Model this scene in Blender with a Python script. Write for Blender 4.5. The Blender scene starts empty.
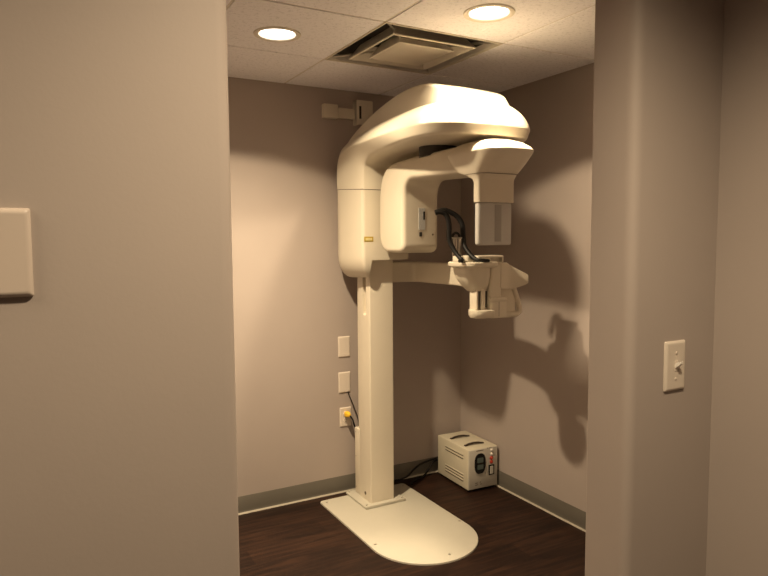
import bpy, bmesh, math, random
from mathutils import Vector, Matrix
random.seed(4)
C = bpy.context.scene.collection
scene = bpy.context.scene
PI = math.pi
H = 2.44

# ------------------------------------------------------------------ materials
def new_mat(name):
    m = bpy.data.materials.new(name); m.use_nodes = True
    nt = m.node_tree
    return m, nt, nt.nodes['Principled BSDF']

def mat(name, col, rough=0.5, metal=0.0, bump=0.0, bscale=200.0, var=0.0, vscale=6.0, spec=0.5, coat=0.0):
    m, nt, b = new_mat(name)
    b.inputs['Roughness'].default_value = rough
    b.inputs['Metallic'].default_value = metal
    b.inputs['Specular IOR Level'].default_value = spec
    b.inputs['Coat Weight'].default_value = coat
    b.inputs['Base Color'].default_value = (*col, 1)
    tc = nt.nodes.new('ShaderNodeTexCoord')
    if var > 0:
        n = nt.nodes.new('ShaderNodeTexNoise'); n.inputs['Scale'].default_value = vscale; n.inputs['Detail'].default_value = 4
        r = nt.nodes.new('ShaderNodeValToRGB')
        r.color_ramp.elements[0].position = 0.3; r.color_ramp.elements[1].position = 0.7
        r.color_ramp.elements[0].color = (*[c * (1 - var) for c in col], 1)
        r.color_ramp.elements[1].color = (*[min(1, c * (1 + var)) for c in col], 1)
        nt.links.new(tc.outputs['Object'], n.inputs['Vector'])
        nt.links.new(n.outputs['Fac'], r.inputs['Fac'])
        nt.links.new(r.outputs['Color'], b.inputs['Base Color'])
    if bump > 0:
        n2 = nt.nodes.new('ShaderNodeTexNoise'); n2.inputs['Scale'].default_value = bscale; n2.inputs['Detail'].default_value = 3
        bp = nt.nodes.new('ShaderNodeBump'); bp.inputs['Strength'].default_value = bump; bp.inputs['Distance'].default_value = 0.002
        nt.links.new(tc.outputs['Object'], n2.inputs['Vector'])
        nt.links.new(n2.outputs['Fac'], bp.inputs['Height'])
        nt.links.new(bp.outputs['Normal'], b.inputs['Normal'])
    return m

def emit_mat(name, col, strength):
    m, nt, b = new_mat(name)
    b.inputs['Base Color'].default_value = (0.8, 0.8, 0.8, 1)
    b.inputs['Emission Color'].default_value = (*col, 1)
    b.inputs['Emission Strength'].default_value = strength
    return m

def wood_floor():
    m, nt, b = new_mat('dark_wood_plank')
    L = nt.links.new
    tc = nt.nodes.new('ShaderNodeTexCoord')
    br = nt.nodes.new('ShaderNodeTexBrick')
    br.offset = 0.37; br.inputs['Scale'].default_value = 1.0
    br.inputs['Brick Width'].default_value = 1.2; br.inputs['Row Height'].default_value = 0.15
    br.inputs['Mortar Size'].default_value = 0.0012; br.inputs['Mortar Smooth'].default_value = 0.3
    br.inputs['Color1'].default_value = (0.25, 0.25, 0.25, 1); br.inputs['Color2'].default_value = (0.75, 0.75, 0.75, 1)
    br.inputs['Mortar'].default_value = (0, 0, 0, 1)
    L(tc.outputs['Object'], br.inputs['Vector'])
    mp = nt.nodes.new('ShaderNodeMapping'); mp.inputs['Scale'].default_value = (1.6, 22.0, 1.0)
    L(tc.outputs['Object'], mp.inputs['Vector'])
    n = nt.nodes.new('ShaderNodeTexNoise'); n.inputs['Scale'].default_value = 2.2; n.inputs['Detail'].default_value = 7; n.inputs['Distortion'].default_value = 0.6
    L(mp.outputs['Vector'], n.inputs['Vector'])
    mx = nt.nodes.new('ShaderNodeMath'); mx.operation = 'MULTIPLY_ADD'
    mx.inputs[1].default_value = 0.35
    bw = nt.nodes.new('ShaderNodeRGBToBW'); L(br.outputs['Color'], bw.inputs['Color'])
    L(bw.outputs['Val'], mx.inputs[0]); L(n.outputs['Fac'], mx.inputs[2])
    r = nt.nodes.new('ShaderNodeValToRGB')
    e = r.color_ramp.elements
    e[0].position = 0.30; e[0].color = (0.006, 0.0028, 0.0019, 1)
    e[1].position = 0.95; e[1].color = (0.040, 0.0178, 0.0102, 1)
    x = e.new(0.62); x.color = (0.0140, 0.0060, 0.0037, 1)
    L(mx.outputs[0], r.inputs['Fac']); L(r.outputs['Color'], b.inputs['Base Color'])
    b.inputs['Roughness'].default_value = 0.5
    b.inputs['Specular IOR Level'].default_value = 0.2
    bp = nt.nodes.new('ShaderNodeBump'); bp.inputs['Strength'].default_value = 0.15; bp.inputs['Distance'].default_value = 0.002
    L(n.outputs['Fac'], bp.inputs['Height']); L(bp.outputs['Normal'], b.inputs['Normal'])
    return m

def ceiling_mat():
    m, nt, b = new_mat('mineral_ceiling_tile')
    L = nt.links.new
    tc = nt.nodes.new('ShaderNodeTexCoord')
    v = nt.nodes.new('ShaderNodeTexNoise'); v.inputs['Scale'].default_value = 70; v.inputs['Detail'].default_value = 5; v.inputs['Roughness'].default_value = 0.75
    L(tc.outputs['Object'], v.inputs['Vector'])
    r = nt.nodes.new('ShaderNodeValToRGB')
    r.color_ramp.elements[0].position = 0.30; r.color_ramp.elements[0].color = (0.57, 0.56, 0.60, 1)
    r.color_ramp.elements[1].position = 0.48; r.color_ramp.elements[1].color = (0.82, 0.805, 0.85, 1)
    L(v.outputs['Fac'], r.inputs['Fac']); L(r.outputs['Color'], b.inputs['Base Color'])
    b.inputs['Roughness'].default_value = 0.95
    bp = nt.nodes.new('ShaderNodeBump'); bp.inputs['Strength'].default_value = 0.35; bp.inputs['Distance'].default_value = 0.003
    L(v.outputs['Fac'], bp.inputs['Height']); L(bp.outputs['Normal'], b.inputs['Normal'])
    return m

M = {
    'wall': mat('greige_wall_paint', (0.40, 0.343, 0.312), 0.6, bump=0.08, bscale=160, var=0.02, vscale=3, spec=0.3),
    'floor': wood_floor(),
    'tile': ceiling_mat(),
    'grid': mat('ceiling_grid_white', (0.62, 0.58, 0.53), 0.6),
    'base': mat('grey_vinyl_base', (0.115, 0.103, 0.085), 0.5, var=0.04),
    'lip_lit': mat('lit_base_lip', (0.42, 0.38, 0.31), 0.6),  # pale tone paints in the downlight caught by the cove lip
    'ivory': mat('ivory_plastic', (0.63, 0.575, 0.47), 0.38, bump=0.03, bscale=600, var=0.01),
    'ivory_metal': mat('ivory_painted_steel', (0.68, 0.62, 0.51), 0.42, var=0.012),
    'plate_metal': mat('cream_powder_coat', (0.475, 0.45, 0.38), 0.35, var=0.01, vscale=20),
    'seam': mat('dark_seam', (0.10, 0.075, 0.05), 0.7),
    'black': mat('black_rubber', (0.008, 0.007, 0.0065), 0.5, var=0.05, spec=0.25),
    'dark': mat('dark_recess', (0.03, 0.025, 0.02), 0.8, var=0.05),
    'window': mat('frosted_grey_cover', (0.50, 0.495, 0.475), 0.25, var=0.03, vscale=9),
    'window_strip': mat('grey_sensor_strip', (0.33, 0.32, 0.30), 0.35),
    'clear': mat('smoky_acrylic', (0.35, 0.30, 0.24), 0.12),
    'white': mat('white_plastic', (0.80, 0.76, 0.70), 0.4, var=0.008),
    'plate': mat('almond_wall_plate', (0.67, 0.595, 0.515), 0.35, var=0.01),
    'plate_tan': mat('tan_wall_plate', (0.56, 0.48, 0.42), 0.4, var=0.01),
    'yellow': mat('yellow_plug_plastic', (0.85, 0.52, 0.03), 0.4, var=0.03),
    'label_y': mat('yellow_label', (0.36, 0.26, 0.02), 0.5),
    'label_p': mat('pale_yellow_label', (0.62, 0.52, 0.24), 0.5),
    'label_w': mat('silver_label', (0.42, 0.42, 0.41), 0.35, var=0.1, vscale=150),
    'steel': mat('steel', (0.45, 0.42, 0.37), 0.35, metal=0.9),
    'case': mat('beige_steel_case', (0.60, 0.55, 0.43), 0.45, bump=0.05, bscale=500, var=0.015),
    'case_front': mat('grey_front_panel', (0.50, 0.475, 0.42), 0.45, var=0.01),
    'brown': mat('dark_brown_handle', (0.035, 0.02, 0.012), 0.4, var=0.05),
    'screen': mat('grey_green_display', (0.10, 0.13, 0.12), 0.2, var=0.03, vscale=60),
    'red': mat('red_terminal', (0.45, 0.045, 0.025), 0.4),
    'vent': mat('vent_white_enamel', (0.66, 0.61, 0.53), 0.45, var=0.01),
    'plenum': mat('dark_plenum', (0.05, 0.043, 0.035), 0.9, var=0.1),
    'baffle': mat('white_baffle', (0.5, 0.46, 0.40), 0.5),
    'lamp': emit_mat('lamp_lens', (1.0, 0.90, 0.74), 6.5),
}

# ------------------------------------------------------------------ object helpers
ORG = {}
def thing(name, label, cat, loc, group=None):
    o = bpy.data.objects.new(name, None); C.objects.link(o)
    o.empty_display_size = 0.05
    o.location = loc; o['label'] = label; o['category'] = cat
    if group: o['group'] = group
    ORG[o] = Vector(loc)
    return o

def obj(name, bm, m, parent=None, smooth=35, origin=None, label=None, recalc=True):
    """link a bmesh (world coordinates) as one mesh object"""
    if recalc: bmesh.ops.recalc_face_normals(bm, faces=bm.faces[:])
    me = bpy.data.meshes.new(name)
    bm.to_mesh(me); bm.free()
    org = ORG.get(parent, Vector((0, 0, 0))) if origin is None else Vector(origin)
    me.transform(Matrix.Translation(-org))
    for mm in (m if isinstance(m, (list, tuple)) else [m]): me.materials.append(mm)
    if smooth:
        for p in me.polygons: p.use_smooth = True
        me.set_sharp_from_angle(angle=math.radians(smooth))
    o = bpy.data.objects.new(name, me); C.objects.link(o)
    if parent is not None:
        o.parent = parent; o.location = org - ORG[parent]
    else:
        o.location = org
    ORG[o] = org
    if label: o['label'] = label
    return o

def tag(o, label, cat, group=None):
    o['label'] = label; o['category'] = cat
    if group: o['group'] = group
    return o

def struct(name, bm, m, smooth=35):
    o = obj(name, bm, m, smooth=smooth); o['kind'] = 'structure'; return o

def BM(): return bmesh.new()

def bx(bm, lo, hi, bev=0.0, seg=2, mi=0):
    lo = Vector(lo); hi = Vector(hi)
    r = bmesh.ops.create_cube(bm, size=1.0)
    vs = r['verts']; c = (lo + hi) / 2; d = hi - lo
    for v in vs: v.co = Vector((v.co.x * d.x, v.co.y * d.y, v.co.z * d.z)) + c
    fs = {f for v in vs for f in v.link_faces}
    for f in fs: f.material_index = mi
    if bev > 0:
        es = list({e for v in vs for e in v.link_edges})
        bmesh.ops.bevel(bm, geom=es, offset=bev, segments=seg, profile=0.5, affect='EDGES')

def loft(bm, loops, cap0=True, cap1=True, closed=True):
    rows = [[bm.verts.new(p) for p in l] for l in loops]
    n = len(rows[0])
    for a, b in zip(rows, rows[1:]):
        for i in range(n if closed else n - 1):
            j = (i + 1) % n
            try: bm.faces.new((a[i], a[j], b[j], b[i]))
            except ValueError: pass
    if cap0: bm.faces.new(rows[0][::-1])
    if cap1: bm.faces.new(rows[-1])
    return rows

def rr(cx, cy, hx, hy, r, z, n=6):
    """rounded rectangle loop in the XY plane"""
    pts = []
    r = min(r, hx * 0.999, hy * 0.999)
    for k, (sx, sy) in enumerate(((1, 1), (-1, 1), (-1, -1), (1, -1))):
        for i in range(n + 1):
            a = k * PI / 2 + i / n * PI / 2
            pts.append(Vector((cx + sx * (hx - r) + r * math.cos(a), cy + sy * (hy - r) + r * math.sin(a), z)))
    return pts

def rr_solid(bm, x0, x1, y0, y1, r, z0, z1, edge=0.0, n=6):
    cx, cy, hx, hy = (x0 + x1) / 2, (y0 + y1) / 2, (x1 - x0) / 2, (y1 - y0) / 2
    loops = []
    if edge > 0:
        for i in range(4):
            a = i / 3 * PI / 2; k = edge * (1 - math.sin(a))
            loops.append(rr(cx, cy, hx - k, hy - k, max(r - k, .001), z0 + edge * (1 - math.cos(a)), n))
        for i in range(4):
            a = i / 3 * PI / 2; k = edge * (1 - math.cos(a))
            loops.append(rr(cx, cy, hx - k, hy - k, max(r - k, .001), z1 - edge * (1 - math.sin(a)), n))
    else:
        loops = [rr(cx, cy, hx, hy, r, z0, n), rr(cx, cy, hx, hy, r, z1, n)]
    loft(bm, loops)

def prism(bm, poly, f0, f1, bev=0.0, seg=3):
    """poly: 2D points; f0 / f1 map a 2D point to 3D on either end"""
    a = [bm.verts.new(f0(p)) for p in poly]; b = [bm.verts.new(f1(p)) for p in poly]
    n = len(poly)
    fa = bm.faces.new(a[::-1]); fb = bm.faces.new(b)
    for i in range(n):
        j = (i + 1) % n
        bm.faces.new((a[i], a[j], b[j], b[i]))
    if bev > 0:
        es = list(fa.edges) + list(fb.edges)
        bmesh.ops.bevel(bm, geom=es, offset=bev, segments=seg, profile=0.5, affect='EDGES')

def round_poly(pts, n=5):
    """pts: (x, y, radius) polygon -> corners rounded by quadratic curves"""
    out = []
    N = len(pts)
    for i in range(N):
        p = Vector(pts[i][:2]); r = pts[i][2] if len(pts[i]) > 2 else 0
        if r <= 0: out.append(p); continue
        a = Vector(pts[i - 1][:2]); b = Vector(pts[(i + 1) % N][:2])
        pa = p + (a - p).normalized() * min(r, (a - p).length * .49)
        pb = p + (b - p).normalized() * min(r, (b - p).length * .49)
        for k in range(n + 1):
            t = k / n
            out.append(pa * (1 - t) ** 2 + p * 2 * t * (1 - t) + pb * t * t)
    return out

def cat(ps, per=6):
    ps = [Vector(p) for p in ps]
    out = []
    for i in range(len(ps) - 1):
        p0 = ps[max(i - 1, 0)]; p1 = ps[i]; p2 = ps[i + 1]; p3 = ps[min(i + 2, len(ps) - 1)]
        for k in range(per):
            t = k / per
            out.append(0.5 * ((2 * p1) + (p2 - p0) * t + (2 * p0 - 5 * p1 + 4 * p2 - p3) * t * t + (3 * p1 - p0 - 3 * p2 + p3) * t ** 3))
    out.append(ps[-1].copy())
    return out

def tube(bm, pts, r, n=10, per=6, smooth=True):
    ps = cat(pts, per) if smooth else [Vector(p) for p in pts]
    N = len(ps); loops = []
    up = None
    for i, p in enumerate(ps):
        t = (ps[min(i + 1, N - 1)] - ps[max(i - 1, 0)]).normalized()
        if up is None:
            up = t.orthogonal().normalized()
        up = (up - t * up.dot(t)).normalized()
        s = t.cross(up)
        rad = r(i / (N - 1)) if callable(r) else r
        loops.append([p + (up * math.cos(2 * PI * k / n) + s * math.sin(2 * PI * k / n)) * rad for k in range(n)])
    loft(bm, loops)

def cyl(bm, c, ax, r, h, n=24, bev=0.0, r2=None):
    c = Vector(c); ax = Vector(ax).normalized(); up = ax.orthogonal().normalized(); s = ax.cross(up)
    prof = [(r, 0), (r if r2 is None else r2, h)]
    if bev > 0: prof = [(r, 0), (r, h - bev), (r - bev * .3, h - bev * .3), (r - bev, h)]
    loft(bm, [[c + ax * z + (up * math.cos(2 * PI * k / n) + s * math.sin(2 * PI * k / n)) * q for k in range(n)] for q, z in prof])

def boolean_cut(o, cutters):
    """cut bmeshes out of an object's mesh, given in world coordinates"""
    for cb in cutters:
        bmesh.ops.recalc_face_normals(cb, faces=cb.faces[:])
        me = bpy.data.meshes.new('cut'); cb.to_mesh(me); cb.free()
        me.transform(Matrix.Translation(-ORG[o]))
        c = bpy.data.objects.new('cut', me); C.objects.link(c)
        c.matrix_world = Matrix.Translation(ORG[o])
        bpy.context.view_layer.update()
        md = o.modifiers.new('b', 'BOOLEAN'); md.operation = 'DIFFERENCE'; md.object = c; md.solver = 'EXACT'
        dg = bpy.context.evaluated_depsgraph_get()
        nm = bpy.data.meshes.new_from_object(o.evaluated_get(dg))
        o.modifiers.clear(); o.data = nm
        bpy.data.objects.remove(c)
    for p in o.data.polygons: p.use_smooth = True
    o.data.set_sharp_from_angle(angle=math.radians(30))

# ------------------------------------------------------------------ the room
XL, XJL, XJR, YO, TH = -2.30, -2.2735, -1.404, -2.56, 0.12     # alcove left wall, jambs, opening wall front, thickness
HX0, HX1, HY = -3.75, -1.112, -5.2                            # hall

bm = BM(); bx(bm, (HX0 - .1, HY - .1, -.05), (.1, .1, 0)); struct('floor', bm, M['floor'], 0)
bm = BM(); bx(bm, (XL - .12, 0, 0), (.12, .12, H + .15)); struct('wall_back', bm, M['wall'], 0)
bm = BM(); bx(bm, (0, YO, 0), (.12, 0, H + .15)); struct('wall_right', bm, M['wall'], 0)
bm = BM(); bx(bm, (XL - .12, YO + TH, 0), (XL, 0, H + .15)); struct('wall_left', bm, M['wall'], 0)

def wall_plan(name, poly):
    bm = BM(); prism(bm, poly, lambda p: Vector((p[0], p[1], 0)), lambda p: Vector((p[0], p[1], H + .15))); return struct(name, bm, M['wall'], 25)
R0 = 0.022
wall_plan('wall_front', round_poly([(HX0, YO), (XJL, YO, R0), (XJL, YO + TH, R0), (HX0, YO + TH)], 6))
wall_plan('wall_front_right', round_poly([(XJR, YO, R0 + .004), (.0, YO), (.0, YO + TH), (XJR, YO + TH, .006)], 6))
bm = BM(); bx(bm, (XJL - .03, YO + .001, 2.16), (XJR + .03, YO + TH - .001, H + .15)); struct('wall_front_header', bm, M['wall'], 0)
bm = BM(); bx(bm, (HX1, HY, 0), (HX1 + .1, YO, H + .15)); struct('wall_hall_right', bm, M['wall'], 0)
bm = BM(); bx(bm, (HX0 - .1, HY, 0), (HX0, YO + TH, H + .15)); struct('wall_hall_left', bm, M['wall'], 0)
bm = BM(); bx(bm, (HX0 - .1, HY - .1, 0), (HX1 + .1, HY, H + .15)); struct('wall_hall_back', bm, M['wall'], 0)

# ceiling: lay-in tiles hung below a narrow grid
GX = [XL, -1.84, -1.23, -0.62, 0.0]
GY = [YO + TH, -2.39, -1.78, -1.17, -0.56, 0.0]
HALL_L = (-1.95, -3.18)
LIGHTS = [(-1.567, -0.82), (-0.925, -1.455)]
VENT = (-1.23, -0.62, -1.17, -0.56)
def tile(bm, x0, x1, y0, y1, hole=None, g=0.006):
    x0 += g; x1 -= g; y0 += g; y1 -= g
    z0, z1 = H, H + .02
    if hole is None:
        bx(bm, (x0, y0, z0), (x1, y1, z1), .0025, 1); return
    hx, hy, hr = hole; n = 48
    def per(t):   # square point in the direction t
        d = Vector((math.cos(t), math.sin(t)))
        k = 1e9
        if d.x > 1e-6: k = min(k, (x1 - hx) / d.x)
        if d.x < -1e-6: k = min(k, (x0 - hx) / d.x)
        if d.y > 1e-6: k = min(k, (y1 - hy) / d.y)
        if d.y < -1e-6: k = min(k, (y0 - hy) / d.y)
        return (hx + d.x * k, hy + d.y * k)
    angs = sorted([2 * PI * i / n for i in range(n)] + [math.atan2(cy - hy, cx - hx) % (2 * PI) for cx in (x0, x1) for cy in (y0, y1)])
    loops = []
    for z, hole_ in ((z0, 0), (z0, 1), (z1, 1), (z1, 0)):
        l = []
        for t in angs:
            if hole_: l.append(Vector((hx + hr * math.cos(t), hy + hr * math.sin(t), z)))
            else: l.append(Vector((*per(t), z)))
        loops.append(l)
    loops.append(loops[0])
    rows = [[bm.verts.new(p) for p in l] for l in loops[:4]]
    N = len(angs)
    for a, b in zip(rows, rows[1:] + rows[:1]):
        for i in range(N):
            j = (i + 1) % N
            bm.faces.new((a[i], a[j], b[j], b[i]))
bm = BM()
for i in range(len(GX) - 1):
    for j in range(len(GY) - 1):
        x0, x1, y0, y1 = GX[i], GX[i + 1], GY[j], GY[j + 1]
        if abs(x0 - VENT[0]) < .01 and abs(y0 - VENT[2]) < .01: continue
        h = None
        for lx, ly in LIGHTS:
            if x0 < lx < x1 and y0 < ly < y1: h = (lx, ly, .088)
        tile(bm, x0, x1, y0, y1, h)
struct('ceiling', bm, M['tile'], 0)
bm = BM()
for x in GX[1:-1]: bx(bm, (x - .012, YO + TH, H + .004), (x + .012, VENT[2] if VENT[0] - .1 < x < VENT[1] + .1 else 0, H + .03)) if False else None
for x in GX: bx(bm, (max(x - .011, XL), YO + TH, H + .0035), (min(x + .011, 0), 0, H + .03))
for y in GY: bx(bm, (XL, max(y - .011, YO + TH), H + .0036), (0, min(y + .011, 0), H + .029))
o = obj('ceiling_grid', bm, M['grid'], smooth=0); o['kind'] = 'structure'
bm = BM(); bx(bm, (XL, YO + TH, H + .17), (0, 0, H + .2)); struct('ceiling_slab', bm, M['plenum'], 0)
# hall ceiling with one can opening
bm = BM(); bx(bm, (HX0, HY, H), (HX1, YO, H + .05)); struct('ceiling_hall', bm, M['tile'], 0)

# vinyl cove base
def cove(name, p0, p1, nrm):
    p0 = Vector((*p0, 0)); p1 = Vector((*p1, 0)); n = Vector((*nrm, 0))
    prof = [(0, .102), (.0022, .102), (.0034, .100), (.0036, .022), (.005, .013), (.0085, .006), (.0085, .0), (0, 0)]
    bm = BM()
    loft(bm, [[p + n * u + Vector((0, 0, z)) for u, z in prof] for p in (p0, p1)])
    o = struct(name, bm, M['base'], 40)
    bm = BM()
    prof = [(.0084, .009), (.0125, .0035), (.014, 0), (.0084, 0)]
    loft(bm, [[p + n * u + Vector((0, 0, z)) for u, z in prof] for p in (p0, p1)])
    l = obj('lip', bm, M['lip_lit'], o, 40); l['kind'] = 'structure'
cove('baseboard_back', (XL, 0), (0, 0), (0, -1))
cove('baseboard_right', (0, 0), (0, YO + TH), (-1, 0))
cove('baseboard_left', (XL, YO + TH), (XL, 0), (1, 0))

# ------------------------------------------------------------------ lamps
WARM = (1.0, 0.79, 0.515)
def spot(name, loc, power, radius=.03, size=132, blend=.12, focus=1.4):
    l = bpy.data.lights.new(name, 'SPOT'); l.energy = power; l.color = WARM
    l.spot_size = math.radians(size); l.spot_blend = blend; l.shadow_soft_size = radius
    # the lamp throws more light straight down than sideways
    l.use_nodes = True
    nt = l.node_tree; em = nt.nodes['Emission']
    g = nt.nodes.new('ShaderNodeNewGeometry'); sp = nt.nodes.new('ShaderNodeSeparateXYZ')
    ab = nt.nodes.new('ShaderNodeMath'); ab.operation = 'ABSOLUTE'
    pw = nt.nodes.new('ShaderNodeMath'); pw.operation = 'POWER'; pw.inputs[1].default_value = focus
    nt.links.new(g.outputs['Incoming'], sp.inputs[0]); nt.links.new(sp.outputs['Z'], ab.inputs[0])
    nt.links.new(ab.outputs[0], pw.inputs[0]); nt.links.new(pw.outputs[0], em.inputs['Strength'])
    o = bpy.data.objects.new(name, l); C.objects.link(o); o.location = loc
    return o
def downlight(lx, ly, label, power, focus):
    t = thing('recessed_downlight', label, 'ceiling light', (lx, ly, H), 'recessed lights in the tiled ceiling')
    n = 40
    def ring(r, z): return [Vector((lx + r * math.cos(2 * PI * k / n), ly + r * math.sin(2 * PI * k / n), z)) for k in range(n)]
    bm = BM()
    loft(bm, [ring(.101, H), ring(.100, H - .004), ring(.094, H - .007), ring(.084, H - .006), ring(.079, H - .002), ring(.079, H), ring(.101, H)], False, False)
    obj('trim_ring', bm, M['vent'], t, 40)
    bm = BM(); loft(bm, [ring(.081, H), ring(.080, H + .03), ring(.078, H + .09), ring(.084, H + .092), ring(.086, H)], True, False)
    bm.free()
    bm = BM(); loft(bm, [ring(.080, H - .001), ring(.078, H + .05), ring(.0785, H + .09), ring(.083, H + .09), ring(.086, H - .0005)], False, False)
    obj('baffle', bm, M['baffle'], t, 40)
    bm = BM(); loft(bm, [ring(.0, H + .0095)[:1] * n if False else ring(.012, H + .009), ring(.05, H + .010), ring(.0775, H + .016), ring(.0775, H + .022)], True, True)
    obj('lens', bm, M['lamp'], t, 40)
    s = spot('lamp', (0, 0, -.004), power, focus=focus); s.parent = t
    return t
downlight(*LIGHTS[0], 'round recessed ceiling light nearer the back wall, left of the air vent', 375, 3.0)
downlight(*LIGHTS[1], 'round recessed ceiling light above the front of the x-ray machine, right of the air vent', 150, 1.2)
spot('hall_spot', (HALL_L[0], HALL_L[1], H - .02), 95, .05, 146, .75, .1)
spot('hall_spot', (-3.5, -2.9, H - .02), 86, .35, 160, .6, .2)  # unseen fill lamp, added to brighten the jamb and right hall wall

# ------------------------------------------------------------------ ceiling air vent
vx, vy = (VENT[0] + VENT[1]) / 2, (VENT[2] + VENT[3]) / 2
t = thing('ceiling_vent', 'square stepped air supply vent set in the tiled ceiling above the machine', 'air vent', (vx, vy, H))
def sq(h, z): return [Vector((vx + sx * h, vy + sy * h, z)) for sx, sy in ((1, 1), (-1, 1), (-1, -1), (1, -1))]
bm = BM(); loft(bm, [sq(.3045, H + .003), sq(.3045, H - .003), sq(.299, H - .003), sq(.298, H + .02), sq(.3045, H + .02)], False, False)
obj('frame', bm, M['vent'], t, 0)
bm = BM(); loft(bm, [sq(.300, H + .02), sq(.26, H + .13), sq(.05, H + .131)], False, True)
obj('plenum', bm, M['plenum'], t, 0, recalc=False)
bm = BM(); loft(bm, [sq(.218, H - .010), sq(.211, H - .012), sq(.168, H + .052), sq(.173, H + .055), sq(.218, H - .006), sq(.218, H - .010)], False, False)
obj('outer_cone', bm, M['vent'], t, 0)
bm = BM(); loft(bm, [sq(.12, H - .014), sq(.141, H - .016), sq(.145, H - .013), sq(.10, H + .05)], True, True)
obj('center_plate', bm, M['vent'], t, 0)
for sx, sy in ((1, 1), (-1, 1), (-1, -1), (1, -1)):
    bm = BM(); tube(bm, [(vx + sx * .12, vy + sy * .12, H + .012), (vx + sx * .19, vy + sy * .19, H + .012), (vx + sx * .275, vy + sy * .275, H + .010)], .005, 6, 1, False)
    obj('support_wire', bm, M['steel'], t)

# ------------------------------------------------------------------ the x-ray machine
AX = -0.775
machine = thing('panoramic_xray_machine', 'tall ivory dental panoramic x-ray machine with overhead arm on a rounded floor plate', 'x-ray machine', (AX, -0.5, 0))

# floor plate
bm = BM()
def plate_loop(k, z):
    pts = []
    R_ = .29 - k
    for i in range(33):
        a = PI + PI * i / 32
        pts.append(Vector((-.799 + R_ * math.cos(a), -.765 + R_ * math.sin(a), z)))
    for cx, cy, a0 in ((-.799 + .29 - .02, -.105, 0), (-.799 - .29 + .02, -.105, PI / 2)):
        for i in range(5):
            a = a0 + PI / 2 * i / 4
            pts.append(Vector((cx + (.02 - k) * math.cos(a), cy + (.02 - k) * math.sin(a), z)))
    return pts
loft(bm, [plate_loop(0, 0), plate_loop(0, .008), plate_loop(.001, .0097), plate_loop(.003, .0105)])
bp = obj('base_plate', bm, M['plate_metal'], machine, 40)
for x, y in ((-1.058, -.125), (-1.058, -.728), (-.79, -1.0), (-.525, -.717), (-.535, -.125)):
    bm = BM(); cyl(bm, (x, y, .0103), (0, 0, 1), .0065, .0018, 14, .0008)
    obj('bolt', bm, M['steel'], bp)
# flange
bm = BM(); rr_solid(bm, -.905, -.640, -.334, -.062, .006, .0103, .023, .003)
bx(bm, (-.905, -.336, .0105), (-.640, -.324, .028), .003)
fl = obj('column_flange', bm, M['plate_metal'], machine, 40)
for x, y in ((-.888, -.08), (-.655, -.08), (-.655, -.312), (-.888, -.308)):
    bm = BM(); cyl(bm, (x, y, .022), (0, 0, 1), .006, .010, 12, .002); obj('bolt', bm, M['plate_metal'], fl)
# column
CX0, CX1, CY0, CY1 = -.852, -.697, -.296, -.150
bm = BM(); rr_solid(bm, CX0, CX1, CY0, CY1, .006, .020, 1.85, 0, 4)
col = obj('column', bm, M['ivory_metal'], machine, 40)
cb = BM()
poly = round_poly([(-.250, 1.9), (-.250, 1.120, .018), (-.210, 1.120, .018), (-.210, 1.9)], 6)
prism(cb, poly, lambda p: Vector((CX0 - .02, p[0], p[1])), lambda p: Vector((CX0 + .022, p[0], p[1])))
boolean_cut(col, [cb])
bm = BM(); rr_solid(bm, CX0 + .010, CX1 - .01, -.152, -.120, .004, .03, 1.9, 0, 4); obj('rear_rail', bm, M['ivory_metal'], machine, 40)
bm = BM(); rr_solid(bm, CX0 + .002, CX1 - .012, -.151, -.083, .008, .024, .425, .004); cc = obj('cable_cover', bm, M['ivory_metal'], machine, 40)
for z in (.06, .25, .40):
    bm = BM(); cyl(bm, (CX0 + .0025, -.10, z), (-1, 0, 0), .004, .002, 10); obj('screw', bm, M['steel'], cc)
bm = BM(); cyl(bm, (CX0 + .0005, -.225, .062), (-1, 0, 0), .010, .003, 16, .001); obj('cable_port', bm, M['seam'], col)

# lower carriage housing
def housing_loop(k, z, f=0.0):
    # plan of the carriage: flat front, soft rear; k shrinks
    pts = [(AX - .150 + k, -.360 + k * .6 + f, .022), (AX + .150 - k, -.360 + k * .6 + f, .022), (AX + .178 - k, -.09, .05), (AX + .14 - k, -.028 - k * .3, .03), (AX - .14 + k, -.028 - k * .3, .03), (AX - .178 + k, -.09, .05)]
    return [Vector((p.x, p.y, z + ((p.y + .05) * .065 if z > 1.8 else 0))) for p in round_poly(pts, 6)]
bm = BM()
loops = []
for i in range(9):
    a = i / 8 * PI / 2
    loops.append(housing_loop(.085 * (1 - math.sin(a)), 1.335 + .13 * (1 - math.cos(a)), .0))
loops.append(housing_loop(0, 1.8505))
loft(bm, loops)
lh = obj('carriage_housing', bm, M['ivory'], machine, 32)
cb = BM()
poly = [(AX - .112, 1.2), (AX - .094, 1.443), (AX + .3, 1.443), (AX + .3, 1.2)]
prism(cb, poly, lambda p: Vector((p[0], -.5, p[1])), lambda p: Vector((p[0], -.115, p[1])))
boolean_cut(lh, [cb])
bm = BM(); loft(bm, [housing_loop(.003, 1.849), housing_loop(.003, 1.8555)]); obj('seam_strip', bm, M['seam'], machine, 32)
# yellow warning label
bm = BM(); bx(bm, (-.917, -.3615, 1.546), (-.860, -.359, 1.574), .001, 1); ly_ = obj('warning_label', bm, M['label_y'], lh, 0, label='small yellow label with a pale centre')
bm = BM(); bx(bm, (-.909, -.3622, 1.553), (-.868, -.361, 1.567)); obj('label_center', bm, M['label_p'], ly_, 0, label='pale yellow label centre')

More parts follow.
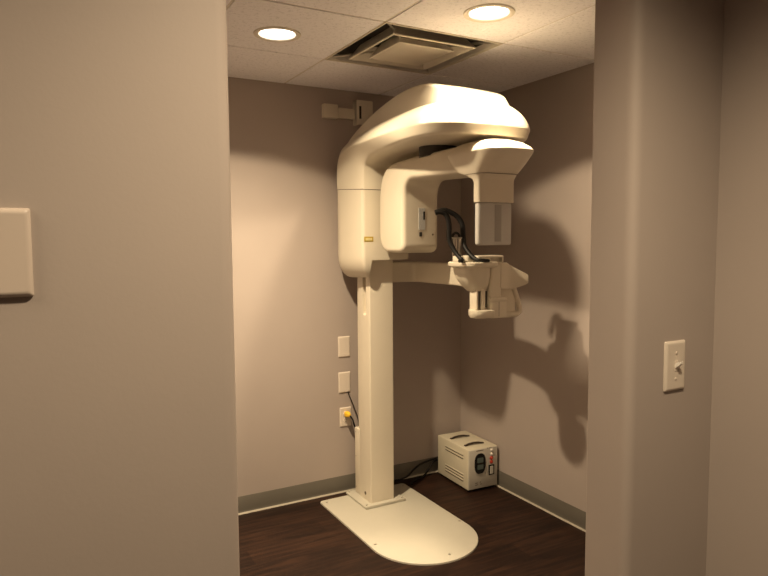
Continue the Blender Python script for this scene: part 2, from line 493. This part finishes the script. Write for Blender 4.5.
# overhead arm: sections sweep up the back and forward
ST = [  # (inner w,y,z) (crease w,y,z) (shoulder w,y,z) (cap w,y,z)
    ((.150, -.360, 1.8345), (.1765, -.090, 1.8510), (.150, -.045, 1.8530), (.11, -.028, 1.8545)),
    ((.150, -.362, 1.930), (.176, -.088, 1.950), (.150, -.048, 1.955), (.11, -.032, 1.960)),
    ((.152, -.385, 1.972), (.180, -.130, 2.030), (.155, -.085, 2.055), (.112, -.065, 2.075)),
    ((.160, -.470, 1.995), (.194, -.270, 2.063), (.155, -.200, 2.105), (.118, -.180, 2.150)),
    ((.185, -.620, 2.002), (.224, -.500, 2.062), (.165, -.450, 2.138), (.132, -.450, 2.228)),
    ((.232, -.830, 2.003), (.264, -.780, 2.058), (.185, -.760, 2.150), (.152, -.760, 2.272)),
    ((.270, -1.020, 2.000), (.288, -1.010, 2.052), (.200, -1.000, 2.152), (.168, -1.000, 2.264)),
    ((.262, -1.188, 1.998), (.276, -1.195, 2.045), (.196, -1.160, 2.146), (.164, -1.140, 2.224)),
    ((.182, -1.300, 1.998), (.192, -1.312, 2.039), (.140, -1.252, 2.141), (.118, -1.232, 2.184)),
    ((.095, -1.325, 1.998), (.100, -1.3385, 2.0375), (.075, -1.275, 2.140), (.065, -1.256, 2.173)),
    ((.0, -1.336, 1.998), (.0, -1.349, 2.037), (.0, -1.284, 2.139), (.0, -1.264, 2.168)),
]
def lane(i, per=7): return cat([s[i] for s in ST], per)
A_, B_, C_, D_ = (lane(i) for i in range(4))
def bez(a, b, c, f0, f1, n=4):
    pa = b + (a - b) * f0; pb = b + (c - b) * f1
    return [pa * (1 - t) ** 2 + b * 2 * t * (1 - t) + pb * t * t for t in [k / n for k in range(n + 1)]]
def section(k):
    a, b, c = A_[k], B_[k], C_[k]
    q = Vector((c.x + (b.x - c.x) * .80, c.y + (b.y - c.y) * .80, b.z + (c.z - b.z) * .60))     # rounded shoulder
    s0 = b + (q - b) * .12
    arc = [s0 * (1 - t) ** 2 + q * 2 * t * (1 - t) + c * t * t for t in (.15, .3, .45, .6, .75, .88)]
    q2 = arc[-1]
    p = [Vector((0, a.y, a.z))] + bez(Vector((0, a.y, a.z)), a, b, .12, .22) + bez(a, b, q, .08, .12) + arc + bez(q2, c, Vector((0, c.y, c.z)), .16, .12) + [Vector((0, c.y, c.z))]
    # slight bulge of the shoulder
    right = [Vector((AX + q.x, q.y, q.z)) for q in p]
    left = [Vector((AX - q.x, q.y, q.z)) for q in p[1:-1]][::-1]
    return right + left
bm = BM(); loft(bm, [section(k) for k in range(len(A_))], True, False); bmesh.ops.remove_doubles(bm, verts=bm.verts[:], dist=3e-4); obj('overhead_arm', bm, M['ivory'], machine, 30)
def cap_section(k):
    c, d = C_[k].copy(), D_[k]
    c.z -= .006
    w = max(0, c.x - .004)
    lo = Vector((w, c.y, c.z))
    top = Vector((0, d.y, d.z + .004))
    p = [Vector((0, c.y, c.z))] + [lo] + bez(lo, d, top, .18, .14) + [top]
    right = [Vector((AX + q.x, q.y, q.z)) for q in p]
    left = [Vector((AX - q.x, q.y, q.z)) for q in p[1:-1]][::-1]
    return right + left
bm = BM(); loft(bm, [cap_section(k) for k in range(6, len(A_))], True, False); bmesh.ops.remove_doubles(bm, verts=bm.verts[:], dist=3e-4); obj('top_cover', bm, M['ivory'], machine, 30)

# rotation joint under the overhead arm
GYC = -.88
bm = BM(); cyl(bm, (AX, GYC, 1.955), (0, 0, 1), .095, .052, 40); obj('rotation_joint', bm, M['dark'], machine, 40)

# C-shaped rotating gantry: sensor housing + bar
def inset(poly, d):
    """shrink a counter-clockwise 2D outline by d along its averaged normals"""
    n = len(poly); out = []
    for i in range(n):
        p = poly[i]; e0 = (p - poly[i - 1]).normalized(); e1 = (poly[(i + 1) % n] - p).normalized()
        n0 = Vector((-e0.y, e0.x)); n1 = Vector((-e1.y, e1.x))
        m = (n0 + n1).normalized()
        out.append(p + m * d / max(.5, m.dot(n0)))
    return out
def pillow(bm, poly, x0, x1, e, seg=5):
    """outline in the YZ plane extruded along X with rounded rims"""
    area = sum(poly[i - 1].x * poly[i].y - poly[i].x * poly[i - 1].y for i in range(len(poly)))
    if area < 0: poly = poly[::-1]
    loops = []
    for i in range(seg + 1):
        a = i / seg * PI / 2
        q = inset(poly, e * (1 - math.sin(a))); x = x0 + e * (1 - math.cos(a))
        loops.append([Vector((x, v.x, v.y)) for v in q])
    for i in range(seg + 1):
        a = (1 - i / seg) * PI / 2
        q = inset(poly, e * (1 - math.sin(a))); x = x1 - e * (1 - math.cos(a))
        loops.append([Vector((x, v.x, v.y)) for v in q])
    loft(bm, loops)
gan = BM()
prof = round_poly([(-.660, 1.486, .05), (-.660, 1.862, .10), (-1.20, 1.846), (-1.20, 1.968), (-.74, 1.968, .10), (-.385, 1.955, .19), (-.380, 1.486, .12)], 9)
pillow(gan, prof, -.842, -.620, .024)
def swing(bm):     # the gantry is parked slightly turned about the vertical
    for v in bm.verts: v.co.x += .04 * (v.co.y + .52)
    return bm
gn = obj('rotating_gantry', swing(gan), M['ivory'], machine, 50)
bm = BM(); bx(bm, (-.752, -.6625, 1.606), (-.711, -.6595, 1.720), .001, 1); sl = obj('sensor_label', bm, M['label_w'], gn, 0, label='silver vertical label')
bm = BM(); bx(bm, (-.724, -.6632, 1.660), (-.714, -.6623, 1.702)); obj('mark', bm, M['black'], sl, 0)
bm = BM(); bx(bm, (-.748, -.6625, 1.572), (-.731, -.6595, 1.595), .001, 1); obj('indicator_window', bm, M['dark'], gn, 0)
bm = BM(); cyl(bm, (-.663, -.6595, 1.582), (0, -1, 0), .0055, .002, 12); obj('indicator_light', bm, M['seam'], gn, 0)

# front head of the gantry
bm = BM()
HC = -.759
def head_loop(hx, y0, y1, r, z): return rr(HC, (y0 + y1) / 2, hx, (y1 - y0) / 2, r, z, 8)
secs = [(.0975, -1.310, -1.262, .014, 1.715), (.0975, -1.310, -1.262, .014, 1.800), (.100, -1.314, -1.250, .02, 1.816), (.108, -1.330, -1.20, .04, 1.832), (.116, -1.358, -1.14, .06, 1.850),
        (.124, -1.400, -1.10, .075, 1.882), (.131, -1.436, -1.07, .09, 1.913), (.133, -1.447, -1.06, .095, 1.926), (.1325, -1.447, -1.06, .095, 1.930), (.126, -1.434, -1.065, .09, 1.944), (.110, -1.405, -1.08, .085, 1.962), (.082, -1.36, -1.11, .07, 1.976), (.045, -1.31, -1.15, .04, 1.983)]
loft(bm, [head_loop(*s) for s in secs])
hd = obj('gantry_head', bm, M['ivory'], machine, 28)
bm = BM(); loft(bm, [head_loop(.1103, -1.3365, -1.195, .042, 1.8345), head_loop(.1110, -1.3392, -1.192, .042, 1.8360)]); obj('seam_strip', bm, M['seam'], hd, 28)
bm = BM(); loft(bm, [head_loop(.1095, -1.3095, -1.2335, .017, 1.8125), head_loop(.1095, -1.3095, -1.2335, .017, 1.8145)]); bm.free()
bm = BM(); rr_solid(bm, -.852, -.670, -1.304, -1.268, .012, 1.530, 1.7155, .010)
wn = obj('window_cover', bm, M['window'], hd, 40, label='translucent grey cover hanging from the head')
bm = BM(); bx(bm, (-.768, -1.3055, 1.545), (-.731, -1.3025, 1.705), .001, 1); obj('sensor_strip', bm, M['window_strip'], wn, 0)
bm = BM(); tube(bm, [(AX + .1145, -1.0, 1.875), (AX + .1145, -1.02, 1.905), (AX + .1145, -1.02, 1.95)], .0015, 5); bm.free()

# patient support arm: out sideways from the column, then forward
arm_path = [Vector((q.x, q.y, 1.366)) for q in round_poly([(-.705, -.250), (-.520, -.250, .07), (-.505, -.70, .12), (-.56, -.90)], 8)]
def arm_loop(p, t, hh, hw):
    s = Vector((t.y, -t.x, 0)).normalized()
    pts = round_poly([(-hw, -hh, .012), (hw, -hh, .012), (hw, hh, .012), (-hw, hh, .012)], 4)
    return [p + s * q.x + Vector((0, 0, q.y)) for q in pts]
loops = []
for i, q in enumerate(arm_path):
    tg = (arm_path[min(i + 1, len(arm_path) - 1)] - arm_path[max(i - 1, 0)]).normalized()
    loops.append(arm_loop(q, tg, .060, .022))
bm = BM(); loft(bm, loops); arm = obj('support_arm', bm, M['ivory'], machine, 40)

# chin rest assembly, at the end of the support arm
CY = -1.10
CH0, CH1, CHS = Vector((-.72, -1.10, 1.33)), Vector((-.600, -.934, 1.318)), 1.066
def ch(bm):      # size and place of the chin assembly on the end of the support arm
    for v in bm.verts: v.co = CH1 + (v.co - CH0) * CHS
    return bm
chin = BM()
# oval tray
loft(chin, [rr(-.7185, CY + .01, .1065 - k, .105 - k, .08, z, 8) for k, z in ((.018, 1.420), (.004, 1.426), (.0, 1.432), (.0, 1.445), (.004, 1.449))])
ct = obj('chin_support', ch(chin), M['ivory'], machine, 40)
# cup below the tray
cup = BM()
loft(cup, [rr(-.7175 + .030 * s ** 1.8, CY + .02, .0735 - .032 * s ** 1.8, .085 - .045 * s ** 1.8, .06 - .03 * s, 1.422 - .112 * s, 8) for s in [i / 7 for i in range(8)]])
obj('cup', ch(cup), M['ivory'], ct, 40)
# raised block with a recess
blk = BM(); rr_solid(blk, -.745, -.590, CY - .065, CY + .03, .012, 1.440, 1.478, .006)
bl = obj('bite_block_holder', ch(blk), M['ivory'], ct, 40)
cb = BM(); bx(cb, (-.672, CY - .09, 1.447), (-.606, CY - .045, 1.468)); boolean_cut(bl, [ch(cb)])
blk = BM(); rr_solid(blk, -.825, -.797, CY - .035, CY + .03, .012, 1.446, 1.477, .006); obj('rest_pad', ch(blk), M['ivory'], ct, 40)
blk = BM(); rr_solid(blk, -.780, -.738, CY - .03, CY + .04, .012, 1.446, 1.479, .006); obj('clip_block', ch(blk), M['ivory'], ct, 40)
# post and lower chin tray
po = BM(); rr_solid(po, -.650, -.584, CY - .04, CY + .045, .014, 1.265, 1.455, .004)
bx(po, (-.655, CY - .048, 1.258), (-.556, CY + .05, 1.280), .006)
rr_solid(po, -.650, -.553, CY - .044, CY + .045, .012, 1.180, 1.268, .006)
pt = obj('post', ch(po), M['ivory'], ct, 40)
bm = BM(); bx(bm, (-.6045, CY - .0445, 1.188), (-.6025, CY - .043, 1.262)); obj('seam_strip', ch(bm), M['seam'], pt, 0)
lt = BM()
poly = round_poly([(-.652, CY - .075, .01), (-.652, CY + .045, .02), (-.722, CY + .045, .03), (-.756, CY - .025, .03), (-.722, CY - .075, .03)], 5)
loft(lt, [[Vector((AX + .07 + (q.x - AX - .07) * s, CY + (q.y - CY) * s, z)) for q in poly] for s, z in ((.82, 1.186), (.97, 1.196), (1.02, 1.212), (1.0, 1.222))])
obj('chin_cup', ch(lt), M['ivory'], ct, 40)
bk = BM(); rr_solid(bk, -.724, -.640, CY - .01, CY + .03, .008, 1.205, 1.330, .004); bx(bk, (-.724, CY - .028, 1.205), (-.712, CY, 1.318), .004); bx(bk, (-.697, CY - .028, 1.205), (-.671, CY, 1.318), .004); bx(bk, (-.652, CY - .028, 1.205), (-.640, CY, 1.318), .004)
obj('bracket', ch(bk), M['ivory'], ct, 40)
for x0 in (-.7135, -.6710):
    bm = BM(); bx(bm, (x0 + .002, CY - .022, 1.232), (x0 + .0125, CY - .006, 1.310), .002); obj('slot', ch(bm), M['black'], ct, 0)
# wedge wing and hand grip
wg = BM()
stn = [(-.590, -.040, .05, 1.318, 1.440), (-.548, -.034, .055, 1.314, 1.4425), (-.520, -.022, .055, 1.312, 1.430), (-.500, -.026, .055, 1.3125, 1.4195), (-.458, -.062, .045, 1.332, 1.391), (-.446, -.068, .04, 1.340, 1.382)]
loft(wg, [[Vector((x, CY + q.x, q.y)) for q in round_poly([(y0, z0, .006), (y1, z0, .006), (y1, z1, .006), (y0, z1, .006)], 3)] for x, y0, y1, z0, z1 in stn])
obj('side_wing', ch(wg), M['ivory'], ct, 40)
gp = BM(); tube(gp, [(-.480, CY + .01, 1.330), (-.462, CY + .01, 1.290), (-.442, CY + .01, 1.240), (-.434, CY + .01, 1.208), (-.452, CY + .01, 1.188), (-.500, CY + .01, 1.186), (-.575, CY + .01, 1.190)], .0155, 12, 6)
bx(gp, (-.556, CY + .006, 1.186), (-.462, CY + .020, 1.325), .003)
obj('hand_grip', ch(gp), M['ivory'], ct, 40)
# temple supports: two black curved rods with a clear clip between
def P(x, y, z): return (x, y, z)
ty = CY + .03
for nm, pts in (('temple_rod', [(-.896, ty + .03, 1.676), (-.876, ty + .02, 1.680), (-.850, ty + .008, 1.666), (-.839, ty, 1.620), (-.838, ty, 1.555), (-.830, ty - .02, 1.510), (-.822, ty - .05, 1.475), (-.820, ty - .075, 1.459), (-.842, ty - .085, 1.456)]),
                ('temple_rod', [(-.858, ty + .06, 1.684), (-.822, ty + .05, 1.688), (-.778, ty + .03, 1.664), (-.758, ty + .01, 1.622), (-.760, ty, 1.565), (-.764, ty - .02, 1.518), (-.760, ty - .06, 1.480), (-.754, ty - .098, 1.459), (-.738, ty - .114, 1.456), (-.700, ty - .118, 1.455)])):
    bm = BM(); tube(bm, pts, lambda t: .0125 - .0045 * max(0, (t - .45) / .55), 10, 5)
    obj(nm, ch(bm), M['black'], ct, 60)
bm = BM()
for x, w in ((-.826, .012), (-.806, .006), (-.790, .012)):
    bx(bm, (x, ty - .012, 1.470), (x + w, ty - .006, 1.562), .001, 1)
bx(bm, (-.834, ty - .008, 1.556), (-.768, ty + .004, 1.564), .002)
obj('temple_clip', ch(bm), M['steel'], ct, 40)
bm = BM(); tube(bm, [(-.822, ty, 1.562), (-.815, ty, 1.577), (-.800, ty, 1.583), (-.785, ty, 1.575), (-.780, ty, 1.560)], .006, 8); obj('clip_loop', ch(bm), M['black'], ct, 60)

# ------------------------------------------------------------------ wall bracket at the top of the column
t = thing('wall_bracket', 'cream wall bracket and end box behind the top of the machine', 'bracket', (-.85, 0, 2.30))
bm = BM(); bx(bm, (-1.005, -.035, 2.268), (-.912, 0, 2.348), .004)
eb = obj('end_box', bm, M['ivory'], t, 40)
for k in range(4):
    pass
bm = BM(); bx(bm, (-.914, -.020, 2.276), (-.70, 0, 2.335), .003); obj('rail', bm, M['ivory'], t, 40)
bm = BM()
bx(bm, (-.800, -.050, 2.245), (-.690, -.030, 2.385), .003); bx(bm, (-.800, -.048, 2.24), (-.785, -.0, 2.385), .003); bx(bm, (-.705, -.048, 2.24), (-.69, -.0, 2.385), .003); bx(bm, (-.800, -.048, 2.37), (-.69, 0, 2.385), .003)
up_ = obj('upright', bm, M['ivory'], t, 40)
bm = BM(); bx(bm, (-.782, -.0515, 2.275), (-.768, -.049, 2.350), .001, 1); obj('slot', bm, M['dark'], up_, 0)

# ------------------------------------------------------------------ wall plates
def plate_bm(cx, cz, y, w, h, d=.006, dish=.003):
    bm = BM()
    def l(k, yy): return [Vector((q.x, yy, q.y)) for q in round_poly([(cx - w / 2 + k, cz - h / 2 + k, .003), (cx + w / 2 - k, cz - h / 2 + k, .003), (cx + w / 2 - k, cz + h / 2 - k, .003), (cx - w / 2 + k, cz + h / 2 - k, .003)], 3)]
    loft(bm, [l(0, y), l(0, y - d * .35), l(.0015, y - d * .7), l(.005, y - d), l(.008, y - d)])
    return bm
def screw(parent, x, y, z, m='plate'):
    bm = BM(); cyl(bm, (x, y, z), (0, -1, 0), .0034, .0012, 12, .0005); bx(bm, (x - .0025, y - .0014, z - .0004), (x + .0025, y - .0011, z + .0004))
    obj('screw', bm, M[m], parent)
for z, lab in ((.906, 'blank almond wall plate beside the column, uppermost of the three plates'), (.686, 'blank almond wall plate beside the column with a thin cable leaving its lower edge')):
    t = thing('wall_plate', lab, 'wall plate', (-.876, 0, z), 'plates on the back wall')
    p = obj('plate', plate_bm(-.876, z, 0, .079, .127), M['plate'], t, 40)
    screw(p, -.876, -.006, z + .045); screw(p, -.876, -.006, z - .045)
t = thing('electrical_outlet', 'almond electrical outlet on the back wall with a yellow plug in it', 'outlet', (-.872, 0, .47), 'plates on the back wall')
p = obj('plate', plate_bm(-.872, .47, 0, .076, .120), M['plate'], t, 40)
screw(p, -.872, -.006, .47)
for dz in (.02, -.02):
    bm = BM(); cyl(bm, (-.872, -.0055, .47 + dz), (0, -1, 0), .0165, .0025, 24, .001); rc = obj('receptacle', bm, M['plate'], t, 40)
    bm = BM()
    for dx in (-.006, .006): bx(bm, (-.872 + dx - .0012, -.0084, .47 + dz - .002), (-.872 + dx + .0012, -.0078, .47 + dz + .007))
    bx(bm, (-.8745, -.0084, .47 + dz - .0105), (-.8695, -.0078, .47 + dz - .0055))
    obj('slot', bm, M['black'], rc, 0)
# plug and cord
t = thing('outlet_lead', 'black power cord with a yellow plug running down behind the column', 'cord', (-.865, -.03, .487))
bm = BM(); loft(bm, [[Vector((-.868 + q.x, y, .490 + q.y)) for q in round_poly([(-w, -w, w * .6), (w, -w, w * .6), (w, w, w * .6), (-w, w, w * .6)], 4)] for w, y in ((.013, -.0085), (.016, -.012), (.016, -.032), (.012, -.042), (.0075, -.058))])
obj('plug', bm, M['yellow'], t, 40, label='yellow plug')
bm = BM(); tube(bm, [(-.866, -.056, .488), (-.856, -.068, .468), (-.838, -.052, .430), (-.812, -.045, .36), (-.808, -.04, .25), (-.80, -.04, .10), (-.76, -.035, .02), (-.68, -.04, .012)], .0055, 8)
obj('cable', bm, M['black'], t, 60)
bm = BM(); tube(bm, [(-.855, -.005, .625), (-.846, -.009, .60), (-.815, -.012, .52), (-.790, -.014, .44), (-.782, -.012, .3), (-.778, -.015, .12)], .0028, 8)
tag(obj('thin_cable', bm, M['black'], None, 60, origin=(-.855, -.005, .62)), 'thin dark cable hanging from the middle wall plate behind the column', 'cable')

# light switch on the right wall segment
sx, sz = -1.2565, 1.264
t = thing('light_switch', 'almond toggle light switch on the wall right of the opening', 'light switch', (sx, YO, sz))
p = obj('plate', plate_bm(sx, sz, YO, .070, .115, .0065), M['plate'], t, 40)
screw(p, sx, YO - .0065, sz + .030); screw(p, sx, YO - .0065, sz - .030)
bm = BM(); bx(bm, (sx - .0055, YO - .0075, sz - .012), (sx + .0055, YO - .006, sz + .012), .0006, 1); obj('toggle_frame', bm, M['plate'], t, 0)
bm = BM()
loft(bm, [[Vector((sx + ux * w, YO - .006 + d, sz + z + uz * hh)) for ux, uz in ((-1, -1), (1, -1), (1, 1), (-1, 1))] for w, d, z, hh in ((.0045, .0, .000, .0060), (.0046, -.006, .004, .0050), (.0042, -.014, .009, .0034), (.0036, -.0155, .0097, .0026))])
obj('toggle', bm, M['white'], t, 20)
# plate on the left wall, cut by the frame
t = thing('wall_plate', 'large cream wall plate left of the opening, cut off by the photo edge', 'wall plate', (-2.600, YO, 1.543))
obj('plate', plate_bm(-2.600, 1.543, YO, .118, .114, .009), M['plate_tan'], t, 40)

# ------------------------------------------------------------------ voltage stabiliser box in the corner
ang = math.radians(-2.5)
ux = Vector((math.cos(ang), math.sin(ang), 0)); uy = Vector((-math.sin(ang), math.cos(ang), 0))
O = Vector((-.238, -.412, 0))
W, D, HH, Z0 = .220, .360, .254, .014
box = thing('voltage_stabilizer', 'beige metal voltage stabilizer box with two handles on the floor in the corner', 'voltage stabilizer', tuple(O + ux * W / 2 + uy * D / 2))
def loc(bm):
    for v in bm.verts: v.co = O + ux * v.co.x + uy * v.co.y + Vector((0, 0, v.co.z))
    return bm
bm = BM(); bx(bm, (0, .006, Z0), (W, D, Z0 + HH), .006, 3)
cs = obj('case', loc(bm), M['case'], box, 40)
bm = BM(); bx(bm, (.003, 0, Z0 + .003), (W - .003, .010, Z0 + HH - .004), .004, 2)
fp = obj('front_panel', loc(bm), M['case_front'], box, 40)
for z in (.205, .187, .082, .064, .046):       # louvre slots pressed in the left side
    bm = BM()
    bx(bm, (-.0022, .055, Z0 + z), (.002, .265, Z0 + z + .009), .002, 2)
    obj('louver', loc(bm), M['case'], cs, 40)
    bm = BM(); bx(bm, (-.0026, .057, Z0 + z - .003), (.0005, .263, Z0 + z + .001)); obj('louver_slot', loc(bm), M['seam'], cs, 0)
for yy in (.085, .245):                        # strap handles across the top
    bm = BM()
    top = Z0 + HH
    path = [(.028, top + .003), (.046, top + .005), (.066, top + .010), (.098, top + .012), (.130, top + .010), (.150, top + .005), (.168, top + .003)]
    ps = cat([(a, 0, b) for a, b in path], 4)
    loft(bm, [[Vector((q.x, yy + dy, q.z + dz)) for dy, dz in ((-.009, -.003), (.009, -.003), (.009, .002), (.005, .0035), (-.005, .0035), (-.009, .002))] for q in ps])
    hn = obj('handle', loc(bm), M['brown'], box, 40)
    for xx in (.034, .162):
        bm = BM(); cyl(bm, (xx, yy, top + .005), (0, 0, 1), .004, .003, 10); obj('screw', loc(bm), M['steel'], hn)
# oval display
def oval(cx, cz, a, b, y, n=28, e=2.6):
    out = []
    for k in range(n):
        t_ = 2 * PI * k / n; c_, s_ = math.cos(t_), math.sin(t_)
        out.append(Vector((cx + a * math.copysign(abs(c_) ** (2 / e), c_), y, cz + b * math.copysign(abs(s_) ** (2 / e), s_))))
    return out
bm = BM(); loft(bm, [oval(.085, Z0 + .160, .041, .064, .001), oval(.085, Z0 + .160, .041, .064, -.003), oval(.085, Z0 + .160, .038, .061, -.005), oval(.085, Z0 + .160, .032, .054, -.0035)])
dp = obj('display', loc(bm), M['black'], box, 40)
for z in (.166, .124):
    bm = BM(); loft(bm, [[Vector((.085 + q.x, yy, Z0 + z + .0145 + q.y)) for q in round_poly([(-.022, -.0145, .006), (.022, -.0145, .006), (.022, .0165, .006), (-.022, .0165, .006)], 3)] for yy in (-.0034, -.0048)])
    obj('screen', loc(bm), M['screen'], dp, 0)
bm = BM(); bx(bm, (.052, -.0052, Z0 + .154), (.104, -.0035, Z0 + .162), .0006, 1); obj('display_bar', loc(bm), M['black'], dp, 0)
for z, mm, r in ((.236, 'white', .0055), (.208, 'white', .005), (.183, 'red', .008), (.158, 'red', .008)):
    bm = BM(); cyl(bm, (.170, .0005, Z0 + z), (0, -1, 0), r + .004, .003, 16); cyl(bm, (.170, -.002, Z0 + z), (0, -1, 0), r, .009, 16, .002)
    obj('terminal', loc(bm), M[mm], box, 40)
bm = BM(); bx(bm, (.149, -.003, Z0 + .075), (.192, .001, Z0 + .140), .002, 2); sw = obj('power_switch', loc(bm), M['black'], box, 0)
bm = BM(); bx(bm, (.159, -.007, Z0 + .083), (.182, -.002, Z0 + .132), .002, 2); obj('rocker', loc(bm), M['case_front'], sw, 0)
for x0, x1, z in ((.050, .068, .038), (.050, .070, .026), (.084, .093, .040), (.086, .098, .027), (.058, .110, .240), (.136, .144, .247), (.150, .158, .247), (.162, .170, .247)):
    bm = BM(); bx(bm, (x0, -.0006, Z0 + z), (x1, .0005, Z0 + z + .004))
    obj('print', loc(bm), M['seam'], fp, 0)
for x, y in ((.02, .03), (W - .02, .03), (.02, D - .03), (W - .02, D - .03)):
    bm = BM(); cyl(bm, (x, y, 0), (0, 0, 1), .011, Z0 + .004, 14); obj('foot', loc(bm), M['black'], box, 40)
# cords behind it
bm = BM(); tube(bm, [(-.62, -.022, .016), (-.52, -.030, .012), (-.46, -.05, .030), (-.40, -.04, .065), (-.34, -.03, .085), (-.26, -.02, .095), (-.20, -.018, .10), (-.16, -.018, .10)], .006, 8)
tag(obj('power_cable', bm, M['black'], None, 60, origin=(-.45, -.04, .01)), 'black cable arching along the baseboard from the column to the stabilizer box', 'cable')
bm = BM(); tube(bm, [(-.47, -.13, .007), (-.455, -.10, .007), (-.43, -.08, .007), (-.38, -.06, .007), (-.33, -.05, .012), (-.28, -.04, .05), (-.24, -.022, .08), (-.19, -.014, .085), (-.15, -.014, .085)], .006, 8)
tag(obj('power_cable', bm, M['black'], None, 60, origin=(-.45, -.08, .007)), 'black cable lying on the dark floor between the cream floor plate and the stabilizer box', 'cable')

# ------------------------------------------------------------------ world, camera, view
w = bpy.data.worlds.new('world'); scene.world = w; w.use_nodes = True
w.node_tree.nodes['Background'].inputs['Color'].default_value = (0.9, 0.75, 0.6, 1)
w.node_tree.nodes['Background'].inputs['Strength'].default_value = 0.0

cam = bpy.data.cameras.new('camera'); co = bpy.data.objects.new('camera', cam); C.objects.link(co)
cam.sensor_fit = 'HORIZONTAL'; cam.sensor_width = 36; cam.lens = 641.32 / 768 * 36; cam.clip_start = .02
r_ = Vector((0.87346025, -0.48685824, -0.00602011)); u_ = Vector((0.04188244, 0.06281032, 0.99714629)); f_ = Vector((0.48509076, 0.87121979, -0.07525313))
co.matrix_world = Matrix(((r_.x, u_.x, -f_.x, -2.5478), (r_.y, u_.y, -f_.y, -3.51053), (r_.z, u_.z, -f_.z, 1.55698), (0, 0, 0, 1)))
scene.camera = co
vs = scene.view_settings
vs.view_transform = 'Standard'; vs.look = 'None'; vs.gamma = 1; vs.use_curve_mapping = False; vs.exposure = 0.0
scene.cycles.max_bounces = 10; scene.cycles.diffuse_bounces = 6
scene.cycles.sample_clamp_indirect = 6
scene.cycles.use_denoising = True
